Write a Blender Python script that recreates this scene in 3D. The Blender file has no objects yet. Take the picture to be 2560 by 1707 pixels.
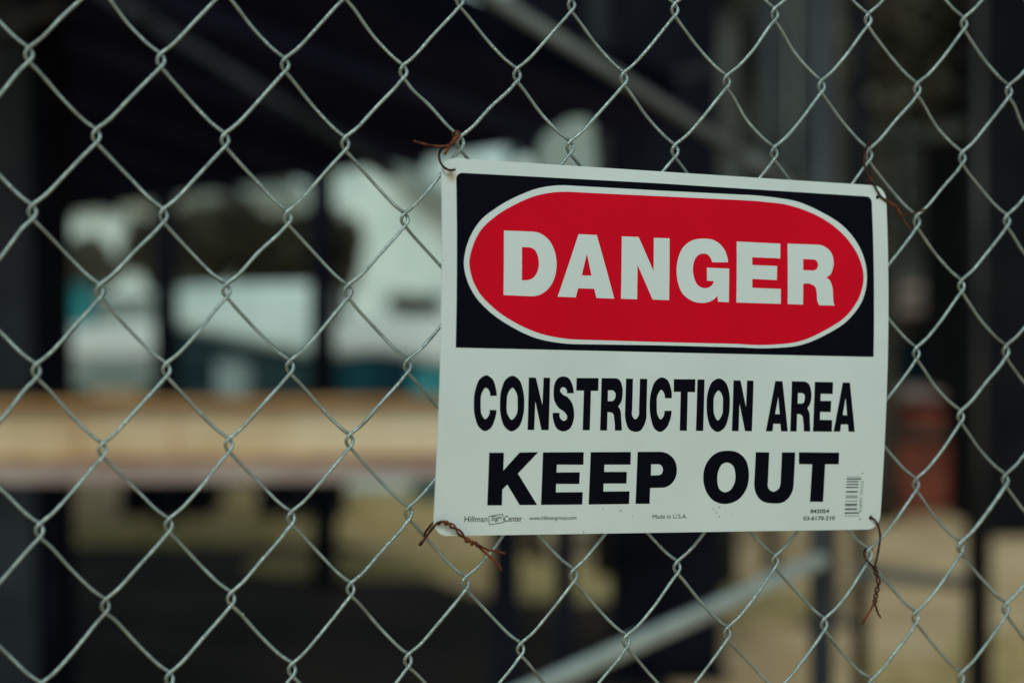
import bpy, bmesh, math, random
import numpy as np
from mathutils import Vector, Matrix
from mathutils.geometry import tessellate_polygon

random.seed(7)
rng = np.random.default_rng(7)
C = bpy.context.scene.collection
scene = bpy.context.scene

# ------------------------------------------------------------------ camera
FPX, CX, CY = 5150.0, 1280.0, 853.5            # focal length and centre in photo pixels (2560 wide)
RC = np.array([[0.914139, -0.405351, -0.006397],
               [-0.017216, -0.02305, -0.999586],
               [0.405036, 0.91387, -0.028049]])   # rows: right, down, forward in fence axes
CF = np.array([-248.7, -1293.71, -144.38])      # camera in fence axes (mm)
HC = 1.75                                         # lens height above the ground
yl = math.hypot(RC[2, 0], RC[2, 1])
EY = np.array([RC[2, 0], RC[2, 1], 0.0]) / yl
EX = np.array([EY[1], -EY[0], 0.0])
EZ = np.array([0.0, 0.0, 1.0])
BW = np.array([EX, EY, EZ])                       # fence axes -> world axes
RW = RC @ BW.T                                    # rows right/down/forward in world axes
cam_data = bpy.data.cameras.new('camera')
cam = bpy.data.objects.new('camera', cam_data)
C.objects.link(cam)
m = Matrix.Identity(4)
for k, v in enumerate((RW[0], -RW[1], -RW[2])):
    for r in range(3):
        m[r][k] = v[r]
m[0][3], m[1][3], m[2][3] = 0.0, 0.0, HC
cam.matrix_world = m
cam_data.sensor_width = 36.0
cam_data.lens = FPX / 2560.0 * 36.0
cam_data.clip_start = 0.05
cam_data.clip_end = 4000.0
cam_data.dof.use_dof = True
cam_data.dof.focus_distance = 1.44
cam_data.dof.aperture_fstop = 3.4
cam_data.dof.aperture_blades = 0
scene.camera = cam

# ------------------------------------------------------------------ light
SUN_EL, SUN_ROT = math.radians(47), math.radians(192)   # soft sun behind and left of the camera, veiled by cloud
world = bpy.data.worlds.new('World')
scene.world = world
world.use_nodes = True
nt = world.node_tree
nt.nodes.clear()
sky = nt.nodes.new('ShaderNodeTexSky')
sky.sky_type = 'NISHITA'
sky.sun_disc = False
sky.sun_elevation = SUN_EL
sky.sun_rotation = SUN_ROT
sky.air_density = 1.0
sky.dust_density = 1.2
sky.ozone_density = 1.0
hs = nt.nodes.new('ShaderNodeHueSaturation')
hs.inputs['Saturation'].default_value = 0.22
tint = nt.nodes.new('ShaderNodeMix')
tint.data_type = 'RGBA'
tint.blend_type = 'MULTIPLY'
tint.inputs[0].default_value = 1.0
tint.inputs[7].default_value = (0.745, 1.0, 0.97, 1.0)
bg = nt.nodes.new('ShaderNodeBackground')
bg.inputs['Strength'].default_value = 0.096
wo = nt.nodes.new('ShaderNodeOutputWorld')
nt.links.new(sky.outputs[0], hs.inputs['Color'])
nt.links.new(hs.outputs[0], tint.inputs[6])
nt.links.new(tint.outputs[2], bg.inputs['Color'])
nt.links.new(bg.outputs[0], wo.inputs[0])

sd = bpy.data.lights.new('sun', 'SUN')
sd.energy = 1.2
sd.angle = math.radians(14)
sd.color = (0.80, 1.0, 0.945)
sun = bpy.data.objects.new('sun', sd)
C.objects.link(sun)
# Nishita: rotation 0 = sun at +Y, growing clockwise seen from above
sdir = Vector((math.sin(SUN_ROT) * math.cos(SUN_EL), math.cos(SUN_ROT) * math.cos(SUN_EL), math.sin(SUN_EL)))
sun.rotation_euler = (-sdir).to_track_quat('-Z', 'Y').to_euler()

scene.cycles.use_denoising = True
scene.cycles.sample_clamp_indirect = 3.0
vs = scene.view_settings
vs.view_transform = 'Standard'
vs.look = 'None'
vs.exposure = 0.0
vs.gamma = 1.0
vs.use_curve_mapping = False

# ------------------------------------------------------------------ helpers
def F2W(p):
    """fence axes in mm (x right, n away, z up) -> world metres"""
    p = np.atleast_2d(np.asarray(p, float)) - CF
    w = p @ BW.T / 1000.0
    w[:, 2] += HC
    return w

def fpt(px, py, n):
    """point on the plane n mm behind the fence plane, seen at a photo pixel"""
    d = RC.T @ np.array([(px - CX) / FPX, (py - CY) / FPX, 1.0])
    return CF + d * ((n - CF[1]) / d[1])

def W(px, py, D):
    """world point at distance D straight ahead, seen at a photo pixel"""
    d = RW.T @ np.array([(px - CX) / FPX, (py - CY) / FPX, 1.0])
    q = d * (D / d[1])
    q[2] += HC
    return q

def tag(o, label=None, cat=None, group=None, kind=None):
    if label: o['label'] = label
    if cat: o['category'] = cat
    if group: o['group'] = group
    if kind: o['kind'] = kind
    return o

def empty(name, loc, label=None, cat=None, group=None):
    o = bpy.data.objects.new(name, None)
    o.empty_display_size = 0.1
    o.location = loc
    C.objects.link(o)
    bpy.context.view_layer.update()
    return tag(o, label, cat, group)

def mesh(name, V, Fc, mat, parent=None, smooth=False):
    """mesh given in WORLD coordinates; origin put at its parent's or at the mesh's own base"""
    V = np.asarray(V, float)
    if parent is not None:
        o0 = np.array(parent.matrix_world.translation)
    else:
        o0 = np.array([V[:, 0].mean(), V[:, 1].mean(), V[:, 2].min()])
    me = bpy.data.meshes.new(name)
    me.from_pydata((V - o0).tolist(), [], [list(map(int, f)) for f in Fc])
    me.materials.append(mat)
    if smooth:
        me.polygons.foreach_set('use_smooth', [True] * len(me.polygons))
    me.update()
    o = bpy.data.objects.new(name, me)
    C.objects.link(o)
    if parent is not None:
        o.parent = parent
    else:
        o.location = o0
    return o

def mat(name, col, rough=0.6, metal=0.0, col2=None, scale=8.0, bump=0.0, bscale=60.0, spec=0.5, detail=4.0, lo=0.4, hi=0.6):
    mt = bpy.data.materials.new(name)
    mt.use_nodes = True
    n = mt.node_tree
    b = n.nodes['Principled BSDF']
    b.inputs['Roughness'].default_value = rough
    b.inputs['Metallic'].default_value = metal
    b.inputs['Specular IOR Level'].default_value = spec
    b.inputs['Base Color'].default_value = (*col, 1)
    tc = n.nodes.new('ShaderNodeTexCoord')
    if col2 is not None:
        ns = n.nodes.new('ShaderNodeTexNoise')
        ns.inputs['Scale'].default_value = scale
        ns.inputs['Detail'].default_value = detail
        n.links.new(tc.outputs['Object'], ns.inputs['Vector'])
        rp = n.nodes.new('ShaderNodeValToRGB')
        rp.color_ramp.elements[0].position = lo
        rp.color_ramp.elements[0].color = (*col, 1)
        rp.color_ramp.elements[1].position = hi
        rp.color_ramp.elements[1].color = (*col2, 1)
        n.links.new(ns.outputs['Fac'], rp.inputs['Fac'])
        n.links.new(rp.outputs['Color'], b.inputs['Base Color'])
    if bump > 0:
        nb = n.nodes.new('ShaderNodeTexNoise')
        nb.inputs['Scale'].default_value = bscale
        nb.inputs['Detail'].default_value = 3.0
        n.links.new(tc.outputs['Object'], nb.inputs['Vector'])
        bp = n.nodes.new('ShaderNodeBump')
        bp.inputs['Strength'].default_value = bump
        bp.inputs['Distance'].default_value = 0.002
        n.links.new(nb.outputs['Fac'], bp.inputs['Height'])
        n.links.new(bp.outputs['Normal'], b.inputs['Normal'])
    return mt

def tube_arrays(P, R, sides=8, cap=True):
    """swept tube through points P (n,3) with radius R (scalar or n)"""
    P = np.asarray(P, float)
    n = len(P)
    R = np.full(n, R, float) if np.isscalar(R) else np.asarray(R, float)
    T = np.gradient(P, axis=0)
    T /= np.linalg.norm(T, axis=1)[:, None] + 1e-12
    up = np.array([0.31, 0.87, 0.38])
    a = up - T[0] * (up @ T[0])
    a /= np.linalg.norm(a)
    A = np.empty_like(P)
    for i in range(n):
        a = a - T[i] * (a @ T[i])
        a /= np.linalg.norm(a) + 1e-12
        A[i] = a
    B = np.cross(T, A)
    th = np.linspace(0, 2 * np.pi, sides, endpoint=False)
    V = (P[:, None, :] + R[:, None, None] * (np.cos(th)[None, :, None] * A[:, None, :] + np.sin(th)[None, :, None] * B[:, None, :])).reshape(-1, 3)
    i = np.arange(n - 1)[:, None] * sides
    j = np.arange(sides)[None, :]
    k = (j + 1) % sides
    Fc = np.stack([i + j, i + k, i + sides + k, i + sides + j], -1).reshape(-1, 4).tolist()
    if cap:
        Fc.append(list(range(sides))[::-1])
        Fc.append([(n - 1) * sides + q for q in range(sides)])
    return V, Fc

def catmull(P, sub):
    P = np.asarray(P, float)
    Q = np.vstack([2 * P[0] - P[1], P, 2 * P[-1] - P[-2]])
    t = np.arange(sub)[:, None] / sub
    out = []
    for i in range(1, len(Q) - 2):
        p0, p1, p2, p3 = Q[i - 1], Q[i], Q[i + 1], Q[i + 2]
        out.append(0.5 * (2 * p1 + (p2 - p0) * t + (2 * p0 - 5 * p1 + 4 * p2 - p3) * t ** 2 + (3 * p1 - p0 - 3 * p2 + p3) * t ** 3))
    out.append(P[-1:])
    return np.vstack(out)

def pipe(name, p0, p1, r, mt, parent=None, sides=20):
    V, Fc = tube_arrays(np.linspace(p0, p1, 3), r, sides)
    return mesh(name, V, Fc, mt, parent, True)

def boxw(name, c0, c1, mt, parent=None, bev=0.01, rot=0.0, pivot=None):
    """axis box in world metres from corner c0 to c1 with bevelled edges"""
    bm = bmesh.new()
    bmesh.ops.create_cube(bm, size=1.0)
    s = [abs(c1[k] - c0[k]) for k in range(3)]
    for v in bm.verts:
        v.co = Vector([v.co[k] * s[k] + (c0[k] + c1[k]) / 2 for k in range(3)])
    if bev > 0:
        bmesh.ops.bevel(bm, geom=bm.edges[:], offset=min(bev, min(s) * 0.3), segments=2, affect='EDGES')
    if rot:
        pv = Vector(pivot) if pivot is not None else Vector([(c0[k] + c1[k]) / 2 for k in range(3)])
        bmesh.ops.rotate(bm, verts=bm.verts, cent=pv, matrix=Matrix.Rotation(rot, 3, 'Z'))
    bm.verts.ensure_lookup_table()
    V = [v.co[:] for v in bm.verts]
    Fc = [[v.index for v in f.verts] for f in bm.faces]
    bm.free()
    return mesh(name, V, Fc, mt, parent)

def prism(name, pts, D, depth, mt, parent=None, bev=0.03):
    """an outline at distance D given real thickness, edges rounded"""
    bm = bmesh.new()
    vs_ = [bm.verts.new(W(x, y, D)) for x, y in pts]
    f = bm.faces.new(vs_)
    r = bmesh.ops.extrude_face_region(bm, geom=[f])
    bmesh.ops.translate(bm, verts=[v for v in r['geom'] if isinstance(v, bmesh.types.BMVert)], vec=(0, depth, 0))
    bmesh.ops.recalc_face_normals(bm, faces=bm.faces)
    if bev > 0:
        bmesh.ops.bevel(bm, geom=bm.edges[:], offset=bev, segments=2, affect='EDGES', clamp_overlap=True)
    bm.verts.index_update()
    V = [v.co[:] for v in bm.verts]
    Fc = [[v.index for v in f.verts] for f in bm.faces]
    bm.free()
    return mesh(name, V, Fc, mt, parent)

def zlim(p0, p1, z=0.0):
    """continue the line p0->p1 down to height z"""
    p0 = np.array(p0); p1 = np.array(p1)
    t = (z - p0[2]) / (p1[2] - p0[2])
    return p0 + (p1 - p0) * t

# ------------------------------------------------------------------ materials
M = {}
M['galv'] = mat('galvanised_wire', (0.33, 0.38, 0.37), 0.34, 0.88, (0.50, 0.55, 0.53), 90.0, 0.5, 900.0, detail=6, lo=0.35, hi=0.7)
M['zinc_post'] = mat('galvanised_post', (0.40, 0.44, 0.43), 0.4, 0.6, (0.52, 0.56, 0.54), 12.0)
M['rust'] = mat('rusty_wire', (0.07, 0.018, 0.009), 0.85, 0.0, (0.34, 0.085, 0.028), 160.0, 0.8, 1400.0, spec=0.25, lo=0.35, hi=0.65)
M['rust_dark'] = mat('dark_rusty_wire', (0.045, 0.014, 0.009), 0.85, 0.0, (0.20, 0.05, 0.018), 140.0, 0.8, 1400.0, spec=0.25, lo=0.45, hi=0.75)
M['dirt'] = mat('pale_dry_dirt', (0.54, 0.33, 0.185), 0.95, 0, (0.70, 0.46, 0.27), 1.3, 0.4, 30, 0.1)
M['roof_shade'] = mat('dark_shaded_ground', (0.018, 0.012, 0.011), 0.9, 0, (0.048, 0.030, 0.024), 1.1, 0.4, 20, 0.1)
M['grass'] = mat('dry_olive_grass', (0.52, 0.385, 0.18), 0.9, 0, (0.64, 0.48, 0.25), 3.0, spec=0.1)
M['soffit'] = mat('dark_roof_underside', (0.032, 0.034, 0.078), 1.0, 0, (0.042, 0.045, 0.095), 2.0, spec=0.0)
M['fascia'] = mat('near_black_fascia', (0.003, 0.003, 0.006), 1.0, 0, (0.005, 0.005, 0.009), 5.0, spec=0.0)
M['container'] = mat('near_black_steel', (0.007, 0.007, 0.009), 0.8, 0, (0.013, 0.012, 0.014), 2.0, spec=0.05)
M['black_post'] = mat('near_black_paint_and_shade', (0.007, 0.007, 0.012), 0.8, 0, (0.011, 0.011, 0.017), 5.0, spec=0.03)
M['slate_post'] = mat('bluish_grey_paint', (0.030, 0.032, 0.038), 0.6, 0, (0.055, 0.055, 0.060), 3.0, spec=0.2)
M['highlight_pipe'] = mat('pink_grey_highlight', (0.014, 0.011, 0.011), 0.5, 0, (0.075, 0.058, 0.054), 1.7, spec=0.3, lo=0.45, hi=0.62)
M['navy_post'] = mat('dark_slate_painted_steel', (0.018, 0.020, 0.030), 0.7, 0, (0.028, 0.031, 0.042), 3.0, spec=0.15)
M['girder'] = mat('tan_painted_steel', (0.64, 0.39, 0.21), 0.8, 0, (0.90, 0.65, 0.43), 1.7, spec=0.2, lo=0.3, hi=0.62)
M['girder_rust'] = mat('orange_rusted_edge', (0.42, 0.17, 0.06), 0.9, 0, (0.60, 0.30, 0.12), 7.0, spec=0.1)
M['mauve'] = mat('mauve_brown_board', (0.42, 0.26, 0.23), 0.85, 0, (0.54, 0.37, 0.31), 5.0, spec=0.2)
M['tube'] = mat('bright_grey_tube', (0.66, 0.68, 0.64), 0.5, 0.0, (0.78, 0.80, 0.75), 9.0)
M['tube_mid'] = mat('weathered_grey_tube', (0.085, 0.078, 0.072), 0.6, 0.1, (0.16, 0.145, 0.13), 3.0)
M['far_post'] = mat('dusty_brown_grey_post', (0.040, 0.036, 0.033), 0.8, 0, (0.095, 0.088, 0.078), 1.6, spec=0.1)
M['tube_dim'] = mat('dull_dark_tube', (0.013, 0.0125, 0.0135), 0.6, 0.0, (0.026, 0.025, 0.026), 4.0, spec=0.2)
M['pale'] = mat('pale_grey_green_sheet', (0.60, 0.67, 0.64), 0.8, 0, (0.76, 0.82, 0.78), 1.6)
M['pale_warm'] = mat('pale_warm_sheet', (0.64, 0.63, 0.60), 0.8, 0, (0.80, 0.77, 0.73), 2.0)
M['grey'] = mat('mid_grey_sheet', (0.20, 0.235, 0.22), 0.7, 0, (0.28, 0.31, 0.29), 2.0)
M['teal'] = mat('teal_plastic_sheet', (0.004, 0.17, 0.19), 0.5, 0, (0.01, 0.24, 0.26), 3.0)
M['teal_dark'] = mat('deep_teal_sheet', (0.003, 0.018, 0.030), 0.6, 0, (0.005, 0.05, 0.065), 2.0, spec=0.1)
M['hull'] = mat('dark_slate_hull', (0.010, 0.022, 0.030), 0.6, 0, (0.022, 0.045, 0.050), 3.0, spec=0.1)
M['cabin'] = mat('dull_grey_green_paint', (0.22, 0.25, 0.22), 0.8, 0, (0.40, 0.43, 0.39), 1.5, spec=0.1)
M['brick_red'] = mat('brick_red_paint', (0.15, 0.03, 0.017), 0.8, 0, (0.33, 0.068, 0.033), 4.0)
M['mauve_dim'] = mat('dusty_brown_rim', (0.09, 0.055, 0.045), 0.85, 0, (0.13, 0.085, 0.07), 5.0, spec=0.1)
M['brown_wall'] = mat('dark_weathered_boards', (0.018, 0.017, 0.015), 0.9, 0, (0.05, 0.045, 0.036), 1.4, spec=0.1)
M['leaf_brown'] = mat('dull_brown_foliage', (0.060, 0.048, 0.034), 0.9, 0, (0.16, 0.135, 0.095), 1.2, spec=0.1)
M['leaf_dim'] = mat('dim_foliage', (0.020, 0.018, 0.012), 0.9, 0, (0.06, 0.052, 0.032), 1.5, spec=0.1)
M['bark'] = mat('dark_bark', (0.03, 0.024, 0.018), 0.95, 0, (0.06, 0.045, 0.03), 6.0)

# ------------------------------------------------------------------ ground
def ground_sheet(name, pts, z, mt, div=0):
    V = [(x, y, z) for x, y in pts]
    return mesh(name, V, [list(range(len(V)))], mt)

tag(ground_sheet('ground', [(-1500, -600), (1500, -600), (1500, 2500), (-1500, 2500)], 0.0, M['dirt']), kind='structure')

def ground_xy(px, py):
    d = RW.T @ np.array([(px - CX) / FPX, (py - CY) / FPX, 1.0])
    t = HC / -d[2]
    return d[0] * t, d[1] * t

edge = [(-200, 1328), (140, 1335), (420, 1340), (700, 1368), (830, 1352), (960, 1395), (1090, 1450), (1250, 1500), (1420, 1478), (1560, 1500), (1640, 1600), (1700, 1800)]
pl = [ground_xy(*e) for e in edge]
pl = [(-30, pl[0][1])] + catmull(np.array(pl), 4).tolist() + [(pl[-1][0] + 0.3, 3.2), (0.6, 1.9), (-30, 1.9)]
tag(ground_sheet('roof_shade_sheet', pl, 0.004, M['roof_shade']), kind='structure')  # dark ground sheet, with the roof's shade put into its colour

# grass: real blades in loose patches, nobody could count them
def blades(patches, name, label):
    V, Fc = [], []
    for (px, py, rx, ry, n, h) in patches:
        cx, cy = ground_xy(px, py)
        for _ in range(n):
            a, r = rng.uniform(0, 2 * np.pi), math.sqrt(rng.uniform())
            x, y = cx + rx * r * math.cos(a), cy + ry * r * math.sin(a)
            w, hh = rng.uniform(0.008, 0.02), h * rng.uniform(0.4, 1.0)
            t = rng.uniform(0, np.pi)
            lx, ly = rng.normal(0, hh * 0.4, 2)
            i = len(V)
            V += [(x - w * math.cos(t), y - w * math.sin(t), 0.002), (x + w * math.cos(t), y + w * math.sin(t), 0.002), (x + lx, y + ly, hh)]
            Fc.append((i, i + 1, i + 2))
    o = mesh(name, V, Fc, M['grass'])
    return tag(o, label, 'grass', kind='stuff')
blades([(900, 1250, 1.2, 2.2, 1500, 0.10), (1040, 1240, 1.0, 2.5, 1200, 0.10), (620, 1345, 1.6, 0.5, 1200, 0.07), (250, 1335, 1.6, 0.7, 1500, 0.07),
        (1420, 1462, 0.5, 0.7, 1600, 0.08), (1900, 1520, 0.3, 0.6, 900, 0.09), (2330, 1700, 0.35, 0.5, 600, 0.05), (2530, 1640, 0.3, 0.6, 700, 0.05), (980, 1420, 0.9, 0.5, 1500, 0.08)],
       'grass', 'dry olive grass growing in patches on the pale dirt')

# ------------------------------------------------------------------ open shed with a dark sloping roof
E1 = np.array([-3.75, 17.4]); E2 = np.array([0.33, 7.45])
# eave points from the lower edge of the dark roof
def eave(px, py, z):
    d = RW.T @ np.array([(px - CX) / FPX, (py - CY) / FPX, 1.0])
    t = (z - HC) / d[2]
    return np.array([d[0] * t, d[1] * t])
ea, eb = eave(150, 538, 2.3), eave(1090, 395, 2.3)
dr = (eb - ea) / np.linalg.norm(eb - ea)
nl = np.array([-dr[1], dr[0]])
if nl[0] > 0: nl = -nl
ea2, eb2 = ea - dr * 2.5, eb + dr * 2.15
shed = empty('open_shed', (ea[0], ea[1], 0.0), 'dark open shed with a low sloping roof on slim posts behind the fence', 'shed')
th = 0.16
r0, r1 = ea2, eb2
up = 0.30
V = []
for (p, d_, zz) in ((r0, 0, 2.3), (r1, 0, 2.3), (r1, 8.5, 2.3 + up * 8.5), (r0, 8.5, 2.3 + up * 8.5)):
    V.append((p[0] + nl[0] * d_, p[1] + nl[1] * d_, zz))
V += [(a, b, c + th) for a, b, c in V]
mesh('roof', V, [(0, 1, 2, 3), (7, 6, 5, 4)], M['soffit'], shed)
mesh('fascia', V, [(0, 4, 5, 1), (1, 5, 6, 2), (2, 6, 7, 3), (3, 7, 4, 0)], M['fascia'], shed)
for k in range(9):                                         # rafters under the roof
    t = (k + 0.5) / 9
    p = r0 + (r1 - r0) * t
    a = np.array([p[0] + nl[0] * 0.1, p[1] + nl[1] * 0.1, 2.3 - 0.03])
    b = np.array([p[0] + nl[0] * 8.3, p[1] + nl[1] * 8.3, 2.3 + up * 8.2 - 0.06])
    VV, FF = tube_arrays(np.linspace(a, b, 2), 0.05, 4)
    mesh('rafter', VV, FF, M['soffit'], shed)
# two slim posts that cross the bright gap, and the back wall of the shed
for px, D, w in ((414, 15.0, 0.16), (806, 12.0, 0.135)):
    c = W(px, 700, D)
    boxw('post', (c[0] - w / 2, c[1] - w / 2, 0), (c[0] + w / 2, c[1] + w / 2, 2.75), M['black_post'], shed, 0.008)

# heavy column at the left edge
c0, c1 = W(-60, 600, 8.0), W(78, 600, 8.0)
col = empty('steel_column', ((c0[0] + c1[0]) / 2, 8.0, 0), 'wide dark slate steel column cut by the left edge of the photo', 'column')
boxw('flange', (c0[0], 8.0, 0), (c1[0], 8.03, 4.2), M['slate_post'], col, 0.004)
c2 = W(132, 600, 8.0)
boxw('web', (c0[0], 8.032, 0), (c2[0] , 8.34, 4.2), M['black_post'], col, 0.004)  # shade on the column's side is put into this near-black colour

# ------------------------------------------------------------------ far background beyond the shed
def leaves(clumps, n, size):
    V = np.zeros((n * 4, 3)); i = 0
    wts = np.array([c[3] * c[4] * c[5] for c in clumps]) ** (2 / 3)
    idx = rng.choice(len(clumps), n, p=wts / wts.sum())
    for q in idx:
        cx, cy, cz, rx, ry, rz = clumps[q]
        d = rng.normal(size=3); d /= np.linalg.norm(d)
        r = rng.uniform(0.35, 1.0) ** 0.5
        p = np.array([cx + d[0] * rx * r, cy + d[1] * ry * r, cz + d[2] * rz * r])
        a = rng.normal(size=3); a /= np.linalg.norm(a)
        b = np.cross(a, rng.normal(size=3)); b /= np.linalg.norm(b)
        s = size * rng.uniform(0.6, 1.3)
        V[i:i + 4] = [p - a * s, p - b * s * 0.6, p + a * s, p + b * s * 0.6]
        i += 4
    return V, (np.arange(n * 4).reshape(-1, 4)).tolist()

def tree(px0, px1, py0, py1, D, label, mt, n=1500, size=0.12, group=None, trunk=True, name='tree'):
    a, b = W(px0, py1, D), W(px1, py0, D)
    cx, cz, rx, rz = (a[0] + b[0]) / 2, (a[2] + b[2]) / 2, abs(b[0] - a[0]) / 2, abs(b[2] - a[2]) / 2
    t = empty(name, (cx, D, 0), label, 'tree', group)
    cl = []
    for _ in range(9):
        u, v, w = rng.uniform(-0.6, 0.6, 3)
        s = rng.uniform(0.35, 0.6)
        cl.append((cx + u * rx, D + v * rx * 0.8, cz + w * rz, rx * s, rx * s * 0.8, rz * s))
    cl.append((cx, D, cz, rx * 0.7, rx * 0.6, rz * 0.7))
    V, Fc = leaves(cl, n, size)
    mesh('crown', V, Fc, mt, t)
    P = [np.array([cx, D, 0]), np.array([cx + 0.08 * rx, D, cz * 0.5]), np.array([cx, D, cz])]
    P = catmull(np.array(P), 5)
    V, Fc = tube_arrays(P, np.linspace(0.16, 0.05, len(P)), 10)
    tr = mesh('trunk', V, Fc, M['bark'], t, True)
    for k in range(4):
        an = rng.uniform(0, 6.28)
        q0 = np.array([cx, D, cz * rng.uniform(0.55, 0.85)])
        q1 = np.array([cx + math.cos(an) * rx * 0.7, D + math.sin(an) * rx * 0.6, cz + rz * rng.uniform(-0.1, 0.6)])
        V, Fc = tube_arrays(np.linspace(q0, q1, 3), [0.06, 0.04, 0.015], 6)
        mesh('branch', V, Fc, M['bark'], tr, True)
    return t

cl = []
for k in range(90):
    an = math.radians(-72 + 144 * k / 89)
    r_ = rng.uniform(78, 92)
    hh = rng.uniform(2.5, 4.5)
    cl.append((r_ * math.sin(an), r_ * math.cos(an), hh * 0.9, rng.uniform(2.5, 4), 2.5, hh))
V, Fc = leaves(cl, 16000, 0.45)
V[:, 2] = np.maximum(V[:, 2], 0.0)
tag(mesh('distant_trees', V, Fc, M['leaf_brown']), 'low band of distant brown-green trees along the horizon', 'trees', kind='stuff')

# long pale shed behind everything, with sheet joints
bld = empty('pale_building', (-6, 44, 0), 'long pale building glimpsed beyond the dark shed, low on the left', 'building')
def facade(px0, px1, pyt, D, depth, mt, nm, zmin=0.0):
    a, b = W(px0, pyt, D), W(px1, pyt, D)
    return boxw(nm, (a[0], D, zmin), (b[0], D + depth, a[2]), mt, bld, 0.02)
facade(60, 760, 500, 44, 8, M['pale'], 'wall')
facade(762, 1170, 380, 43, 8, M['pale'], 'wall')
a, b = W(40, 505, 43.8), W(762, 488, 43.8)
boxw('roof_edge', (a[0], 43.6, a[2]), (b[0], 44.0, a[2] + 0.25), M['grey'], bld, 0.02)
p0, p1 = W(985, 400, 42.6), W(1180, 560, 42.6)
VV, FF = tube_arrays(np.linspace(p0, p1, 2), 0.26, 10)
mesh('downpipe', VV, FF, M['grey'], bld, True)

tree(112, 285, 595, 742, 31, 'small brown tree low in the left gap above the teal bin', M['leaf_brown'], 2600, 0.11)
tree(312, 430, 520, 720, 30, 'thin brownish tree just left of the slim left shed post', M['leaf_brown'], 2600, 0.11)
tree(395, 640, 500, 722, 29, 'grey-brown round tree in the middle gap right of the slim left post', M['leaf_brown'], 6000, 0.12)
tree(520, 835, 498, 738, 28, 'widest dark tree between the two slim shed posts', M['leaf_dim'], 7000, 0.12)
tree(800, 905, 515, 745, 28.5, 'narrow brown tree just right of the slim right shed post', M['leaf_brown'], 2600, 0.10)
tree(965, 1120, 738, 800, 33, 'small olive bush standing low beside the left edge of the sign', M['leaf_brown'], 1300, 0.09, name='bush')

# pale loads, boats and bins parked beyond the shed
def load(name, label, cat, D, depth, cover, cover_m, body, body_m, group=None):
    xs = [p[0] for p in cover]
    c = W(sum(xs) / len(xs), 900, D)
    t = empty(name, (c[0], D, 0), label, cat, group)
    prism('cover', cover, D, depth, cover_m, t, 0.06)
    prism('body', body, D + 0.05, depth - 0.1, body_m, t, 0.04)
    return t
g = 'pale covered loads parked beyond the shed'
load('covered_load', 'pale covered load with a dull grey flank, in the left gap above the tan beam', 'covered load', 21, 1.6,
     [(90, 822), (300, 806), (425, 818), (425, 890), (330, 905), (90, 900)], M['pale_warm'],
     [(95, 898), (425, 888), (425, 975), (95, 975)], M['grey'], g)
load('covered_load', 'long pale covered load with a slanting lower edge, between the two slim shed posts', 'covered load', 20, 1.8,
     [(425, 730), (455, 714), (790, 708), (800, 896), (640, 860), (480, 826), (425, 812)], M['pale'],
     [(425, 818), (480, 834), (640, 868), (800, 904), (800, 1010), (425, 1010)], M['hull'], g)
load('covered_load', 'pinkish pale covered load with a deep teal flank, beside the left sign edge', 'covered load', 19, 1.8,
     [(822, 800), (1180, 795), (1180, 930), (1060, 905), (960, 880), (822, 892)], M['pale_warm'],
     [(822, 906), (930, 892), (1060, 912), (1180, 936), (1180, 1010), (822, 1010)], M['teal_dark'], g)
t = empty('teal_bin', (W(195, 800, 24)[0], 24, 0), 'teal bin behind the leftmost pale covered load', 'bin')
prism('body', [(155, 728), (228, 728), (222, 960), (160, 960)], 24, 0.5, M['teal'], t, 0.02)
prism('lid', [(150, 712), (233, 712), (233, 727), (150, 727)], 23.97, 0.56, M['teal'], t, 0.02)
t = empty('teal_drum', (W(1075, 940, 16.5)[0], 16.5, 0), 'bright teal drum peeping out low beside the left edge of the sign', 'drum')
q0 = W(1080, 925, 16.5)
pipe('shell', (q0[0], 16.5, 0), (q0[0], 16.5, q0[2]), 0.17, M['teal'], t)
pipe('rim', (q0[0], 16.5, q0[2] - 0.01), (q0[0], 16.5, q0[2] + 0.02), 0.18, M['teal'], t)
t = empty('grey_crate', (W(325, 765, 26)[0], 26, 0), 'grey-green crate behind the leftmost covered load, right of the teal bin', 'crate')
prism('body', [(240, 745), (420, 738), (420, 960), (240, 960)], 26, 0.8, M['grey'], t, 0.02)
prism('lid', [(236, 732), (424, 726), (424, 740), (236, 746)], 25.95, 0.9, M['pale'], t, 0.02)
q0 = W(583, 905, 17.5)
t = empty('grey_drum', (q0[0], 17.5, 0), 'dull grey drum low between the two slim posts, behind the tan beam', 'drum')
pipe('shell', (q0[0], 17.5, 0), (q0[0], 17.5, q0[2]), 0.15, M['grey'], t)
pipe('rim', (q0[0], 17.5, q0[2] - 0.02), (q0[0], 17.5, q0[2] + 0.012), 0.158, M['grey'], t)

# low dark blocks on the lit ground behind the tan beam
for k, (x0, x1, y0, y1, lab) in enumerate(((300, 520, 1190, 1292, 'left one of two low black skids on the ground below the tan beam'),
                                           (640, 845, 1190, 1306, 'right one of two low black skids on the ground below the tan beam'))):
    D = ground_xy(x0, y1)[1]
    a, b = W(x0, y1, D), W(x1, y0, D)
    t = empty('black_skid', ((a[0] + b[0]) / 2, D, 0), lab, 'skid', 'black skids under the tan beam')
    boxw('deck', (a[0], D, b[2] - 0.05), (b[0], D + 0.8, b[2] + 0.02), M['black_post'], t, 0.01)
    for s in (0, 1, 2):
        xx = a[0] + (b[0] - a[0] - 0.16) * s / 2
        boxw('runner', (xx, D + 0.01, 0), (xx + 0.16, D + 0.78, b[2] - 0.052), M['black_post'], t, 0.01)
a = ground_xy(960, 1210)
t = empty('metal_sheet', (a[0], a[1], 0), 'pale flat panel lying on the grass left of the sign', 'metal sheet')
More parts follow.
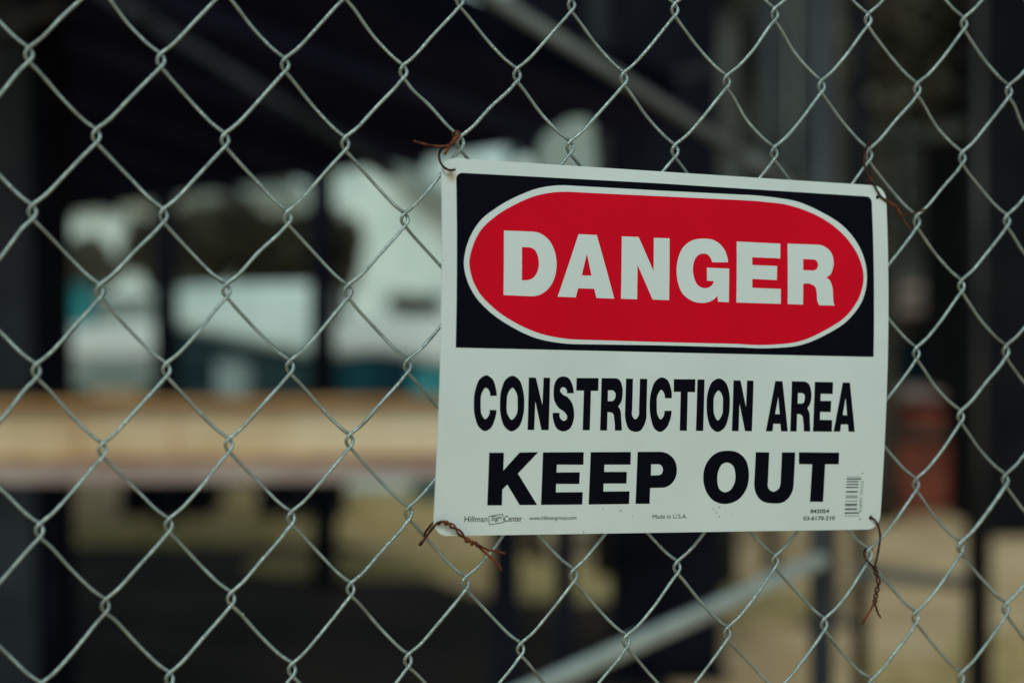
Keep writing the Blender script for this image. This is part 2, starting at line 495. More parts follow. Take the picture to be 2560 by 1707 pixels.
boxw('sheet', (a[0] - 0.42, a[1] - 0.9, 0.04), (a[0] + 0.30, a[1] + 0.6, 0.065), M['pale'], t, 0.004)
boxw('batten', (a[0] - 0.35, a[1] - 0.8, 0.0), (a[0] + 0.25, a[1] - 0.7, 0.038), M['pale'], t, 0.004)
a = ground_xy(1070, 1218)
t = empty('dark_crate', (a[0], a[1], 0), 'small dark slate crate on the grass just left of the sign', 'crate')
boxw('body', (a[0] - 0.1, a[1], 0), (a[0] + 0.25, a[1] + 0.3, 0.13), M['navy_post'], t, 0.01)
boxw('lid', (a[0] - 0.115, a[1] - 0.01, 0.131), (a[0] + 0.265, a[1] + 0.31, 0.15), M['navy_post'], t, 0.006)

# ------------------------------------------------------------------ the long tan beam
D = 7.0
L0, L1 = W(-420, 1075, D), W(1205, 1075, D)
zt, zb, zm = W(600, 1000, D)[2], W(600, 1148, D)[2], W(600, 1205, D)[2]
beam = empty('steel_beam', ((L0[0] + L1[0]) / 2, D, zm), 'long tan steel beam with rusty orange edges running level behind the left half of the fence', 'beam')
fl = 0.014
boxw('web', (L0[0], D + 0.02, zb + fl), (L1[0], D + 0.05, zt - fl), M['girder'], beam, 0.002)
boxw('flange', (L0[0], D - 0.03, zt - fl + 0.001), (L1[0], D + 0.10, zt + 0.006), M['girder_rust'], beam, 0.003)
boxw('flange', (L0[0], D - 0.012, zb - 0.004), (L1[0], D + 0.10, zb + fl - 0.001), M['girder_rust'], beam, 0.003)
for x in (W(185, 1075, D)[0], W(430, 1075, D)[0]):
    boxw('stiffener', (x, D - 0.005, zb + fl + 0.001), (x + 0.008, D + 0.019, zt - fl - 0.001), M['girder'], beam, 0.0015)
boxw('lower_board', (L0[0], D - 0.004, zm), (L1[0], D + 0.07, zb - 0.006), M['mauve'], beam, 0.004)
t = empty('trestle', (L1[0] - 0.1, D + 0.03, 0), 'dark trestle leg under the hidden end of the tan beam, mostly behind the sign', 'trestle', 'trestles under the tan beam')
for x in (W(1262, 1300, D)[0],):
    boxw('leg', (x - 0.05, D - 0.01, 0), (x + 0.05, D + 0.09, zm - 0.002), M['black_post'], t, 0.006)
boxw('head_plate', (W(1150, 1300, D)[0], D - 0.02, zm - 0.03), (W(1262, 1300, D)[0] - 0.052, D + 0.1, zm - 0.001), M['black_post'], t, 0.004)
x = W(-150, 1300, D)[0]
t = empty('trestle', (x, D + 0.03, 0), 'dark trestle leg under the far left end of the tan beam', 'trestle', 'trestles under the tan beam')
boxw('leg', (x - 0.05, D - 0.01, 0), (x + 0.05, D + 0.09, zm - 0.032), M['black_post'], t, 0.006)
boxw('head_plate', (x - 0.2, D - 0.02, zm - 0.03), (x + 0.2, D + 0.1, zm - 0.001), M['black_post'], t, 0.004)

# ------------------------------------------------------------------ right side: board wall, posts and tubes
wl = empty('board_wall', (W(2100, 800, 19)[0], 19, 0), 'tall dark weathered board wall behind the right half of the fence', 'wall')
x = W(1440, 800, 19)[0]; xe = W(3050, 800, 19)[0]; k = 0
while x < xe:
    w = rng.uniform(0.17, 0.26)
    yy = 19 + rng.uniform(-0.02, 0.02)
    boxw('board', (x, yy, 0.0), (x + w - 0.012, yy + 0.03, 5.2 + rng.uniform(-0.05, 0.05)), M['brown_wall'], wl, 0.003)
    x += w
boxw('rail', (W(1440, 800, 19)[0], 19.06, 1.3), (xe, 19.12, 1.45), M['brown_wall'], wl, 0.005)
tree(1540, 1880, -120, 520, 15.5, 'dull brown leafy tree behind the sign top, left of the grey posts', M['leaf_dim'], 2500, 0.07)
tree(1960, 2420, -200, 330, 15.0, 'mottled dim tree at the upper right of the photo', M['leaf_brown'], 2600, 0.07)
tree(2380, 2720, -220, 130, 16.5, 'tree with lighter leaves in the top right corner', M['leaf_brown'], 1600, 0.07)

def upright(px, D, w, mt, label, ptop=-200, cat='post', group='scaffold uprights and posts', round_=True, pbot=None):
    c = W(px, 700, D)
    t = empty('post', (c[0], D, 0), label, cat, group)
    top = W(px, ptop, D)[2]
    if round_:
        pipe('shaft', (c[0], D, 0.012), (c[0], D, top), w / 2, mt, t)
    else:
        boxw('shaft', (c[0] - w / 2, D - w / 2, 0.012), (c[0] + w / 2, D + w / 2, top), mt, t, 0.006)
    boxw('base_plate', (c[0] - w, D - w, 0.0), (c[0] + w, D + w, 0.0115), mt, t, 0.003)
    return t
upright(2052, 4.6, 0.054, M['slate_post'], 'thick slate post right of the sign middle, the bright brace meets it low down', group='dark posts right of the sign')
upright(2150, 8.2, 0.062, M['black_post'], 'thin black post just right of the thick slate post', group='dark posts right of the sign')
rp_ = upright(2446, 8.0, 0.085, M['container'], 'dark post with its highlight added as a thin paler pipe near the right edge of the photo', group='dark posts right of the sign', round_=False)
c = W(2449, 700, 7.93)
pipe('highlight_pipe', (c[0], 7.935, 0.02), (c[0], 7.935, 2.9), 0.013, M['highlight_pipe'], rp_)  # paler pipe added to draw the highlight along the dark post
upright(1820, 11.5, 0.10, M['far_post'], 'greyest far post above the middle of the sign', ptop=40, group='grey far posts above the sign')
upright(1925, 12.5, 0.08, M['slate_post'], 'bluish far post between the two grey ones above the sign', group='grey far posts above the sign')
upright(2062, 10.5, 0.14, M['far_post'], 'widest grey-brown far post above the right half of the sign', group='grey far posts above the sign')
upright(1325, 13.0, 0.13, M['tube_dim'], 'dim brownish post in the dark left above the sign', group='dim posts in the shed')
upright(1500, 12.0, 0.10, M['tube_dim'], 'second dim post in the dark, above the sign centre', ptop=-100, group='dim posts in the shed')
# black pillar below the sign and the smaller one left of it
c = W(1668, 900, 9.0)
t = empty('pillar', (c[0], 9.0, 0), 'broad black square pillar showing below the middle of the sign', 'pillar')
boxw('shaft', (c[0] - 0.235, 9.0, 0.05), (c[0] + 0.235, 9.45, 2.2), M['black_post'], t, 0.02)
boxw('plinth', (c[0] - 0.26, 8.97, 0.0), (c[0] + 0.26, 9.48, 0.048), M['black_post'], t, 0.01)

def tube(name, a, b, r, mt, label, cat='tube', group=None, sleeve=0.5):
    t = empty(name, tuple(a if a[2] < b[2] else b), label, cat, group)
    a = np.array(a); b = np.array(b)
    pipe('shaft', a, b, r, mt, t)
    c = a + (b - a) * sleeve; d = (b - a) / np.linalg.norm(b - a)
    pipe('coupler', c - d * 0.04, c + d * 0.04, r * 1.22, mt, t)
    return t
gb = 'slanting brace tubes'
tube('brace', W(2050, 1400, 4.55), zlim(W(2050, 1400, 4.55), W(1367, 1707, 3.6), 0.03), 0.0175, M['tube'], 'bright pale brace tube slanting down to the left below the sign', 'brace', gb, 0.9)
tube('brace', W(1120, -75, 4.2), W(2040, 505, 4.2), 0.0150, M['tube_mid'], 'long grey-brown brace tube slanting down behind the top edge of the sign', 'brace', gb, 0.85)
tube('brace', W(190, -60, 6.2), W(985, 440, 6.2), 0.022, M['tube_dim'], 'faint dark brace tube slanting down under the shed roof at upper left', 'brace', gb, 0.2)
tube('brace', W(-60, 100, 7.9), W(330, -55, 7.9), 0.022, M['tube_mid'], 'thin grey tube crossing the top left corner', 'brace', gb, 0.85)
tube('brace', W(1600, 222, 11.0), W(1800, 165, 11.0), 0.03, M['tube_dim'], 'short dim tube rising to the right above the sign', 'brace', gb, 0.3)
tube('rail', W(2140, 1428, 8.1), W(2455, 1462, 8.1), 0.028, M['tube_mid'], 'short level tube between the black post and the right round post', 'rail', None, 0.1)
# dim level beam behind the upper right
a, b = W(2140, 368, 14.0), W(2440, 322, 14.0)
t = empty('ledger_beam', tuple(a), 'dim olive beam rising slightly to the right, above the right corner of the sign', 'beam')
V, Fc = tube_arrays(np.linspace(a, b, 2), 0.07, 4)
mesh('timber', V, Fc, M['brown_wall'], t)
V, Fc = tube_arrays(np.linspace(a - [0.02, 0, 0.14], a + [0.0, 0, 0.14], 2), 0.03, 8)
mesh('hanger', V, Fc, M['tube_dim'], t)
# dark cabinet at the right edge
a, b = W(2482, 1348, ground_xy(2482, 1345)[1]), W(2800, 60, ground_xy(2482, 1345)[1])
t = empty('steel_container', (a[0], a[1], 0), 'tall near-black steel container filling the right edge of the photo', 'container')
boxw('body', (a[0], a[1], 0.0), (b[0], a[1] + 2.4, 3.9), M['container'], t, 0.02)
for k in range(12):
    xx = a[0] + 0.08 + k * 0.11
    if xx < b[0] - 0.06:
        boxw('rib', (xx, a[1] - 0.025, 0.1), (xx + 0.05, a[1] - 0.001, 3.8), M['container'], t, 0.006)

# red skip with things on it, right of the sign
D = 15.4
sk = empty('skip', (W(2320, 1280, D)[0], D, 0), 'brick red metal skip standing right of the sign', 'skip')
prism('body', [(2120, 1108), (2436, 1104), (2428, 1288), (2130, 1288)], D, 1.4, M['brick_red'], sk, 0.02)
prism('rim', [(2110, 1082), (2442, 1078), (2442, 1100), (2110, 1104)], D - 0.05, 1.5, M['mauve_dim'], sk, 0.02)
prism('base', [(2135, 1290), (2400, 1290), (2400, 1300), (2135, 1300)], D + 0.05, 1.2, M['black_post'], sk, 0.004)
cr = empty('red_crate', (W(2320, 1070, D + .3)[0], D + 0.3, W(2320, 1074, D)[2]), 'dull red crate lying on top of the brick red skip', 'crate')
prism('body', [(2125, 1004), (2425, 1000), (2425, 1074), (2125, 1076)], D + 0.2, 0.9, M['brick_red'], cr, 0.02)
prism('lid', [(2115, 985), (2415, 981), (2415, 998), (2115, 1002)], D + 0.15, 1.0, M['mauve'], cr, 0.01)
tp = empty('teal_tank', (W(2300, 900, 17.4)[0], 17.4, 0), 'dark teal tank standing behind the brick red skip', 'tank')
prism('body', [(2120, 868), (2395, 868), (2395, 1240), (2120, 1240)], 17.4, 1.0, M['teal_dark'], tp, 0.08)
prism('lid', [(2160, 850), (2350, 850), (2350, 866), (2160, 866)], 17.5, 0.8, M['black_post'], tp, 0.02)
ps = empty('timber_stack', (W(2300, 740, 18.2)[0], 18.2, 0), 'pale weathered timber resting high on dark bearers behind the teal tank', 'timber')
for k in range(4):
    y0 = 690 + k * 24
    prism('plank', [(2080 + 9 * k, y0), (2398 - 12 * k, y0 - 2), (2398 - 12 * k, y0 + 20), (2080 + 9 * k, y0 + 22)], 18.2, 0.5, M['mauve'] if k % 2 else M['tube_mid'], ps, 0.006)
for px in (2120, 2350):
    c = W(px, 788, 18.3)
    boxw('bearer', (c[0] - 0.05, 18.25, 0), (c[0] + 0.05, 18.6, c[2]), M['black_post'], ps, 0.01)
a, b = W(1290, 900, 12.8), W(1792, -110, 12.8)
t = empty('dark_screen', ((a[0] + b[0]) / 2, 12.8, 0), 'near-black hanging screen between posts, behind the long grey brace above the sign', 'screen')
boxw('sheet', (a[0], 12.8, 0.25), (b[0], 12.84, b[2]), M['black_post'], t, 0.01)
for xx in (a[0] - 0.05, b[0] + 0.005):
    boxw('upright', (xx, 12.78, 0.0), (xx + 0.045, 12.86, b[2] + 0.05), M['black_post'], t, 0.005)
# grey-green cabinet on a post, its top showing just above the sign
c = W(1410, 700, 6.2)
mm_ = empty('pole_cabinet', (c[0], 6.3, 0), 'grey-green cabinet with a sloping top on a post, just above the sign left of centre', 'cabinet')
prism('body', [(1352, 345), (1432, 292), (1482, 300), (1492, 420), (1492, 620), (1340, 620), (1342, 410)], 6.2, 0.2, M['cabin'], mm_, 0.012)
prism('side_box', [(1288, 392), (1332, 388), (1334, 600), (1290, 600)], 6.22, 0.12, M['pale'], mm_, 0.01)
boxw('post', (c[0] - 0.03, 6.27, 0.0), (c[0] + 0.03, 6.33, W(1410, 622, 6.27)[2]), M['black_post'], mm_, 0.004)

# lettering outlines in sign millimetres (u right, v down); a trailing s marks a smooth point
DANGER = """D|45.1,47.3 65.0,47.1 72.5,48.2s 78.6,52.2s 82.7,58.9s 84.4,68.1s 83.1,77.4s 79.3,84.4s 73.0,89.4s 64.7,91.1 44.9,91.0|58.4,57.9 63.1,57.8 68.0,59.5s 70.4,63.9s 71.1,68.6s 70.2,73.8s 67.2,78.3s 62.0,80.4 58.3,80.5
A|101.3,47.2 115.3,47.2 128.8,90.7 115.0,90.7 113.3,84.4 100.9,84.5 99.2,90.8 85.4,90.8|107.6,60.4 111.1,75.4 103.6,75.5
N|134.7,47.2 147.9,47.1 159.5,70.5 159.9,47.1 172.4,47.0 171.9,90.4 158.8,90.4 146.9,66.7 146.6,90.6 134.0,90.6
G|219.4,61.9 218.4,56.7s 214.8,50.8s 208.4,46.8s 199.5,46.0s 189.7,48.0s 182.8,53.3s 179.2,60.5s 177.8,69.3s 179.0,78.1s 182.3,85.0s 188.8,89.7s 198.5,91.5s 205.7,89.9s 210.7,86.1 211.3,90.3 220.1,90.3 220.3,66.4 202.2,66.4 202.3,75.6 207.8,75.8 206.1,78.9s 200.0,81.0s 194.8,79.0s 191.9,74.1s 190.9,67.8s 192.0,62.1s 194.9,58.1s 199.3,56.5s 203.4,57.4s 205.8,60.5s 206.6,62.4
E|226.8,46.8 262.9,46.8 262.7,57.4 239.4,57.5 239.3,63.1 260.0,63.0 259.7,73.1 239.3,73.0 239.3,79.4 263.0,79.4 263.0,90.1 226.2,90.3
R|269.0,46.5 293.3,46.2 300.1,47.2s 305.6,51.0s 307.9,57.5s 307.1,63.3s 305.0,67.4s 301.1,69.8 304.5,71.8s 306.6,76.5s 307.3,83.8s 307.7,87.7s 308.5,89.9 295.5,90.1 294.2,87.8s 293.3,81.3s 292.1,77.0s 288.7,75.1s 281.8,75.1 281.7,90.0 268.8,90.1|282.0,57.0 290.6,57.0 293.5,58.0s 294.6,60.5s 293.7,63.5s 290.5,65.1 281.9,65.2"""
CONSTRUCTION_AREA = """C|41.8,159.2 40.6,153.0s 38.3,148.0s 33.5,145.4s 29.1,147.8s 26.0,154.9s 25.1,164.4s 26.4,173.8s 29.6,180.5s 34.0,183.1s 38.1,181.1s 40.8,175.7s 42.0,168.8 36.9,168.8 36.3,172.7s 33.9,175.0s 31.6,172.7s 30.2,165.0s 30.7,157.6s 33.5,153.8s 35.8,155.5s 36.8,159.3
O|53.0,145.4s 57.9,148.0s 61.1,155.1s 62.4,163.9s 61.8,172.8s 58.8,180.3s 53.7,183.2s 48.8,180.4s 45.3,172.9s 44.3,164.1s 45.1,154.6s 48.2,147.8s|53.2,153.5s 56.0,156.5s 57.4,164.0s 56.6,172.2s 53.4,175.3s 50.6,172.2s 49.3,164.1s 50.4,156.6s
N|65.1,146.4 70.4,146.4 76.0,165.1 76.2,146.3 81.1,146.3 81.5,182.1 76.0,182.2 70.6,162.5 70.6,182.1 65.6,182.1
S|99.4,156.6 97.9,150.4s 95.1,146.3s 91.2,145.2s 87.1,146.5s 84.6,150.6s 84.1,156.1s 85.1,162.3s 88.3,166.7s 93.0,169.8s 95.0,172.5s 94.5,174.9s 92.5,175.7s 90.1,174.2s 89.2,170.2 84.0,170.3 84.9,176.0s 88.2,181.5s 92.8,182.9s 97.3,181.1s 99.7,176.6s 100.2,169.7s 98.4,163.5s 94.8,159.4s 90.5,157.1s 89.0,155.0s 89.6,153.3s 91.7,152.6s 93.6,153.9s 94.3,156.7
T|101.2,146.1 118.1,145.9 118.1,154.7 112.5,154.8 112.8,182.0 107.3,182.0 107.1,154.7 101.3,154.7
R|120.4,145.9 130.4,145.8 134.0,146.7s 136.5,151.2s 137.1,156.8s 136.1,162.4s 133.9,165.3 135.8,167.9s 136.6,172.8s 137.6,182.1 132.1,182.0 131.3,174.2s 130.2,170.4s 128.3,169.4 125.9,169.3 126.1,182.1 120.7,182.1|125.6,154.2 129.2,154.2 131.2,155.8s 131.5,159.3s 129.5,161.7 125.8,161.8
U|139.4,145.9 144.8,145.9 145.0,167.8 145.9,172.7s 147.7,174.2s 149.8,172.3s 150.4,167.8 150.3,145.8 156.0,145.9 156.3,169.1 155.2,177.5s 151.9,182.1s 147.6,182.8s 143.2,181.1s 140.6,176.2s 139.5,169.3
C|175.9,159.1 174.7,151.3s 171.7,146.1s 167.3,144.6s 162.6,147.3s 159.5,154.4s 158.6,164.2s 160.2,174.0s 163.6,181.0s 167.9,182.8s 172.3,180.2s 175.2,174.5s 176.2,167.9 170.4,168.0 169.9,171.8s 167.7,174.1s 165.6,171.8s 164.2,164.1s 164.8,156.4s 167.4,153.3s 169.5,155.3s 170.4,159.1
T|177.1,145.7 194.3,145.5 194.4,154.6 188.5,154.5 189.0,181.9 183.3,181.8 182.9,154.5 177.3,154.5
I|196.0,145.6 201.7,145.5 202.2,181.9 196.3,181.9
O|213.6,144.6s 218.4,146.8s 221.8,153.5s 222.9,162.7s 222.2,172.0s 219.0,179.9s 213.9,182.6s 208.9,180.0s 205.2,172.2s 204.1,163.7s 204.9,153.7s 208.2,146.9s|213.4,153.1s 216.2,156.0s 217.3,163.5s 216.6,171.0s 213.6,174.4s 211.1,171.4s 209.7,163.6s 210.5,156.1s
N|225.3,145.7 231.0,145.7 236.3,164.7 236.4,145.7 241.8,145.7 242.0,181.9 236.3,181.8 230.8,162.1 231.0,181.9 225.5,181.8
A|259.8,145.7 265.8,145.7 271.9,181.8 266.2,181.8 265.4,176.4 259.5,176.4 259.1,181.8 253.5,181.9|262.7,157.0 264.5,169.5 260.7,169.4
R|273.7,145.6 284.0,145.6 287.8,147.1s 290.1,151.8s 290.7,156.1s 289.7,161.6s 287.5,165.0 289.3,167.8s 290.1,173.6s 290.9,181.8 285.3,181.7 284.6,175.1s 283.3,170.4s 281.2,169.2 279.1,169.2 279.3,181.8 273.9,181.8|279.2,153.9 282.6,154.0 284.6,155.1s 285.0,158.0s 284.2,160.9s 282.1,161.6 279.2,161.6
E|293.1,145.7 308.7,145.7 308.7,154.3 298.5,154.3 298.5,159.4 307.7,159.4 307.6,167.5 298.6,167.4 298.7,173.2 309.1,173.3 309.3,181.8 293.1,181.8
A|317.0,145.8 323.2,145.8 329.0,181.8 323.6,181.6 322.8,176.4 316.9,176.4 316.4,181.7 310.7,181.7|319.9,156.7 321.7,169.7 318.0,169.6"""
KEEP_OUT = """K|37.9,197.7 48.7,197.7 48.9,209.9 60.4,197.5 74.3,197.3 59.9,211.9 75.5,233.5 62.4,233.5 52.3,219.4 48.9,222.8 49.2,233.6 38.3,233.5
E|77.9,197.4 108.9,197.2 109.1,205.9 88.8,205.8 88.9,211.2 106.6,211.1 106.7,219.2 89.0,219.1 89.2,224.9 109.7,224.9 109.8,233.5 78.4,233.5
E|114.2,197.2 145.4,197.0 145.6,205.8 125.3,205.8 125.4,210.9 143.0,210.9 143.2,219.0 125.4,219.0 125.6,224.6 146.0,224.5 146.1,233.4 114.7,233.5
P|150.7,196.9 168.4,196.8 175.3,198.5s 180.3,202.8s 182.5,209.5s 181.4,215.8s 177.3,220.4s 170.3,222.1 162.0,222.2 162.3,233.4 151.2,233.3|161.8,205.6 166.9,205.5 170.1,206.6s 171.4,209.5s 170.5,212.3s 167.8,213.3 162.1,213.5
O|223.1,195.9s 231.4,197.3s 237.9,202.4s 241.2,212.1s 240.0,222.9s 233.9,230.8s 223.1,234.0s 213.1,231.3s 207.0,224.8s 204.2,216.3s 205.4,206.3s 212.7,198.1s|222.8,204.3s 227.4,206.3s 230.1,212.8s 229.5,219.9s 226.5,224.2s 222.1,225.6s 217.9,223.5s 215.6,217.0s 216.2,209.9s 218.8,205.6s
U|246.0,196.9 257.2,197.0 257.4,218.6 258.2,223.0s 262.3,225.4s 266.6,223.4s 268.0,218.6 267.8,197.0 279.0,197.0 279.1,219.4 277.4,227.4s 271.9,232.8s 262.3,233.9s 252.6,231.6s 247.6,225.8s 246.1,218.6
T|282.0,196.9 316.4,197.1 316.6,205.6 304.9,205.6 305.0,233.1 293.8,232.9 293.8,205.6 282.6,205.5"""
OVAL_OUT = "15.7,69.8s 16.9,62.0s 20.2,52.8s 27.6,41.6s 39.5,32.2s 57.5,22.4s 69.6,17.6s 80.3,15.1s 95.5,13.9 165.8,13.6 230.6,13.0 258.0,13.5s 279.0,15.7s 297.5,21.7s 318.6,32.8s 330.4,45.9s 335.3,57.1s 336.7,68.8s 333.8,82.9s 322.1,98.6s 300.8,111.6s 279.8,119.4s 258.9,121.9s 233.2,122.2 165.4,122.2 99.3,122.9 84.1,122.0s 69.7,119.5s 51.7,112.5s 35.2,102.8s 24.1,92.4s 18.1,81.8s"
OVAL_IN = "19.6,70.3s 21.7,60.1s 27.6,48.4s 39.4,37.6s 54.4,28.7s 68.8,22.5s 80.2,19.7s 95.4,18.3 165.6,17.6 230.5,16.9 251.2,17.2s 267.9,18.1s 284.7,21.6s 305.8,30.1s 320.9,41.5s 330.2,54.4s 333.9,67.4s 330.7,81.5s 319.5,96.5s 300.8,108.0s 279.7,116.5s 258.8,119.4s 229.8,119.7 165.3,119.9 103.1,119.7 87.8,118.9s 72.7,116.3s 53.8,109.4s 37.4,99.7s 26.2,88.9s 21.0,78.3s"
PANEL = "10.6,15.0 11.2,12.0s 13.4,10.1s 16.4,9.7 165.9,8.5 337.9,8.6 341.3,9.7s 342.7,13.2 343.1,126.6 168.7,127.0 10.7,127.3"
# how far single knots of the mesh sit off its ideal grid: column, row, mm right, mm up
KNOTS = [(0, 0, -1.9, -0.2), (2, 0, -0.7, -0.5), (4, 0, -0.5, -0.3), (6, 0, -0.4, -1.8), (1, -1, -1.6, -0.1), (3, -1, -0.2, -0.6), (5, -1, -0.7, -1.2), (0, -2, -1.2, 1.5), (2, -2, -0.2, -0.2), (4, -2, 0.4, -0.7), (6, -2, -0.1, -1.4), (1, -3, -0.5, 1.4), (3, -3, -0.3, 1.3), (5, -3, 0.4, 0.2), (0, -4, -0.1, 1.7), (2, -4, 0.4, 0.5), (4, -4, 1.0, 0.6), (6, -4, 1.1, -0.5), (1, -5, -0.2, 0.2), (3, -5, 0.2, 0.3), (5, -5, 0.8, -0.0), (0, -6, 0.6, 1.1), (2, -6, 0.7, -0.1), (4, -6, 0.7, 0.2), (6, -6, 1.3, -0.6), (1, -7, 0.3, 0.6), (3, -7, 0.4, -0.4), (5, -7, 0.6, 0.3), (7, -7, 1.1, -1.0), (2, -8, 0.1, 0.2), (4, -8, 0.2, -0.6), (6, -8, -0.1, -1.0), (11, 1, 0.8, 0.1), (13, 1, 0.4, 0.7), (15, 1, -2.1, 0.4), (17, 1, 2.1, 1.7), (10, 0, 1.1, -0.4), (12, 0, 1.6, 0.2), (14, 0, -1.3, -0.6), (16, 0, 0.4, 0.1), (18, 0, 2.8, 1.5), (11, -1, 0.4, -0.7), (13, -1, -0.2, -0.7), (15, -1, -1.4, -0.3), (17, -1, 0.2, -0.8), (8, 0, 0.6, -1.0), (9, 1, 1.5, -0.5), (9, -1, -0.2, -0.1), (7, -1, -0.7, 1.1), (7, 1, -0.3, -1.6), (16, -2, -0.1, 0.3), (18, -2, 0.7, 1.4), (17, -3, -0.8, 1.3), (16, -4, -0.6, 0.4), (18, -4, -0.5, 0.4), (17, -5, -1.4, 1.1), (16, -6, -0.7, 0.6), (18, -6, -1.0, 0.5), (13, -7, -0.6, -0.7), (15, -7, -1.6, -1.0), (17, -7, -1.1, -0.0), (14, -8, 0.4, -0.3), (16, -8, -0.7, -0.9), (18, -8, -0.1, 0.0), (17, -9, -0.5, -0.8), (9, -7, 0.3, -0.5), (11, -7, -0.0, 0.1), (8, -8, 0.7, 0.3), (10, -8, 0.1, -0.3), (12, -8, -0.2, -0.7)]

# dull brownish spots on the zinc
n_ = M['galv'].node_tree
b_ = n_.nodes['Principled BSDF']; src_ = b_.inputs['Base Color'].links[0].from_socket
tc_ = n_.nodes.new('ShaderNodeTexCoord'); ns_ = n_.nodes.new('ShaderNodeTexNoise'); ns_.inputs['Scale'].default_value = 26; ns_.inputs['Detail'].default_value = 8
n_.links.new(tc_.outputs['Object'], ns_.inputs['Vector'])
rp_ = n_.nodes.new('ShaderNodeMapRange'); rp_.inputs['From Min'].default_value = 0.60; rp_.inputs['From Max'].default_value = 0.70; rp_.inputs['To Max'].default_value = 0.75
n_.links.new(ns_.outputs['Fac'], rp_.inputs['Value'])
mx_ = n_.nodes.new('ShaderNodeMix'); mx_.data_type = 'RGBA'; mx_.inputs[7].default_value = (0.24, 0.20, 0.18, 1)
n_.links.new(rp_.outputs[0], mx_.inputs[0]); n_.links.new(src_, mx_.inputs[6]); n_.links.new(mx_.outputs[2], b_.inputs['Base Color'])

# ------------------------------------------------------------------ chain-link fence (axes: x along, n away, z up, mm)
PA, PB = 41.111, 49.559
WR = 1.19
kn = {(a, b): (c, d) for a, b, c, d in KNOTS}
ki0, ki1, kj0, kj1 = -24, 42, -38, 8
jr = np.random.default_rng(3)
soft = {(i, j): jr.normal(0, 0.35, 2) for i in range(ki0 - 1, ki1 + 3) for j in range(kj0 - 1, kj1 + 2)}
def knot(i, j):
    dx, dz = kn.get((i, j), soft[(i, j)])
    n = 0.7 * math.sin(i * 0.7 + j * 0.31)
    return np.array([i * PA + dx, n, j * PB + dz])
fence = empty('chain_link_fence', tuple(F2W((9 * PA, 0, -144.38 - HC * 1000))[0]), 'galvanised chain-link fence filling the whole foreground, the danger sign hangs on it', 'fence')
CORR = {(17, -6): 0.32, (18, -7): 0.32, (18, -8): 0.22, (17, -4): 0.10}
SPINE = []
for k in range(ki0, ki1):
    P, fl_ = [], []
    vis_k = -3 <= k <= 20
    for j in range(kj1, kj0 - 1, -1):
        left = (k + j) % 2 == 0
        colm = k if left else k + 1
        sx = -1.0 if left else 1.0
        di = -1.0 if left else 1.0          # depth of the incoming strand: front for '/', back for '\\'
        q = knot(colm, j)
        w1, w2 = jr.normal(0, 0.38), jr.normal(0, 0.38)
        d = 1.62
        for (dx, dz, n) in ((-sx * 20.5, 24.1 + w1, di * (4.1 if di < 0 else 5.2)), (-sx * 9.4, 12.0 + w1 * .6, di * 3.1), (-sx * 3.4, 6.7, di * 1.9), (sx * 0.3, 4.0, di * d), (sx * 2.1, 1.3, di * 0.7),
                            (sx * 2.1, -1.3, -di * 0.7), (sx * 0.3, -4.0, -di * d), (-sx * 2.6, -6.8, -di * 1.9), (-sx * 8.2, -12.3 + w2 * .6, -di * 3.3)):
            P.append(q + [dx, n, dz]); fl_.append(j if n * di > 0 else j - 0.5)
    P = np.array(P); fl_ = np.array(fl_)
    if vis_k:
        hi = (fl_ > -12) & (fl_ < 4)
        i0, i1 = np.where(hi)[0][0], np.where(hi)[0][-1]
        Q = np.vstack([P[:i0], catmull(P[i0:i1 + 1], 4), P[i1 + 1:]])
        FL = np.concatenate([fl_[:i0], np.append(np.repeat(fl_[i0:i1], 4), fl_[i1]), fl_[i1 + 1:]])
    else:
        Q, FL = P, fl_
    if vis_k: SPINE.append(Q)
    R = WR * (1 + 0.035 * jr.normal(size=len(Q)))
    for (ck, cj), am in CORR.items():
        if ck == k:
            s = (FL <= cj - 0.4) & (FL >= cj - 1.1)
            R = np.where(s, WR * (1.12 + am * jr.uniform(-0.7, 1.3, len(Q))), R)
    V, Fc = tube_arrays(Q, R, 8 if vis_k else 6)
    mesh('wire', F2W(V), Fc, M['galv'], fence, True)
# little runs of zinc left on the wires
SPINE = np.vstack(SPINE)
for px, py in [(560, 340), (505, 417), (333, 622), (1310, 219), (1736, 1366), (1414, 40), (610, 1545), (492, 1614), (1120, 1510), (830, 1545), (1562, 1655)]:
    q = fpt(px, py, -3.2)
    q = SPINE[np.argmin(((SPINE - q) ** 2)[:, [0, 2]].sum(1) + (SPINE[:, 1] > 0) * 50)] + np.array([0.5, -0.9, 0.4])
    bm = bmesh.new(); bmesh.ops.create_icosphere(bm, subdivisions=2, radius=1.0)
    V = F2W([q + np.array([v.co.x * 0.9, v.co.y * 0.8, v.co.z * 1.3]) for v in bm.verts])
    Fc = [[v.index for v in f.verts] for f in bm.faces]; bm.free()
    mesh('zinc_drip', V, Fc, M['galv'], fence, True)
zb_, zt_ = -144.38 - HC * 1000, 8.4 * PB
for X in (ki0 * PA - 30, (ki1 + 1) * PA + 30):
    V, Fc = tube_arrays(np.array([[X, 20, zb_], [X, 20, zt_ + 60]]), 30, 20)
    mesh('post', F2W(V), Fc, M['zinc_post'], fence, True)
V, Fc = tube_arrays(np.array([[ki0 * PA - 28, 22, zt_ + 10], [(ki1 + 1) * PA + 28, 22, zt_ + 10]]), 21, 20)
mesh('top_rail', F2W(V), Fc, M['zinc_post'], fence, True)

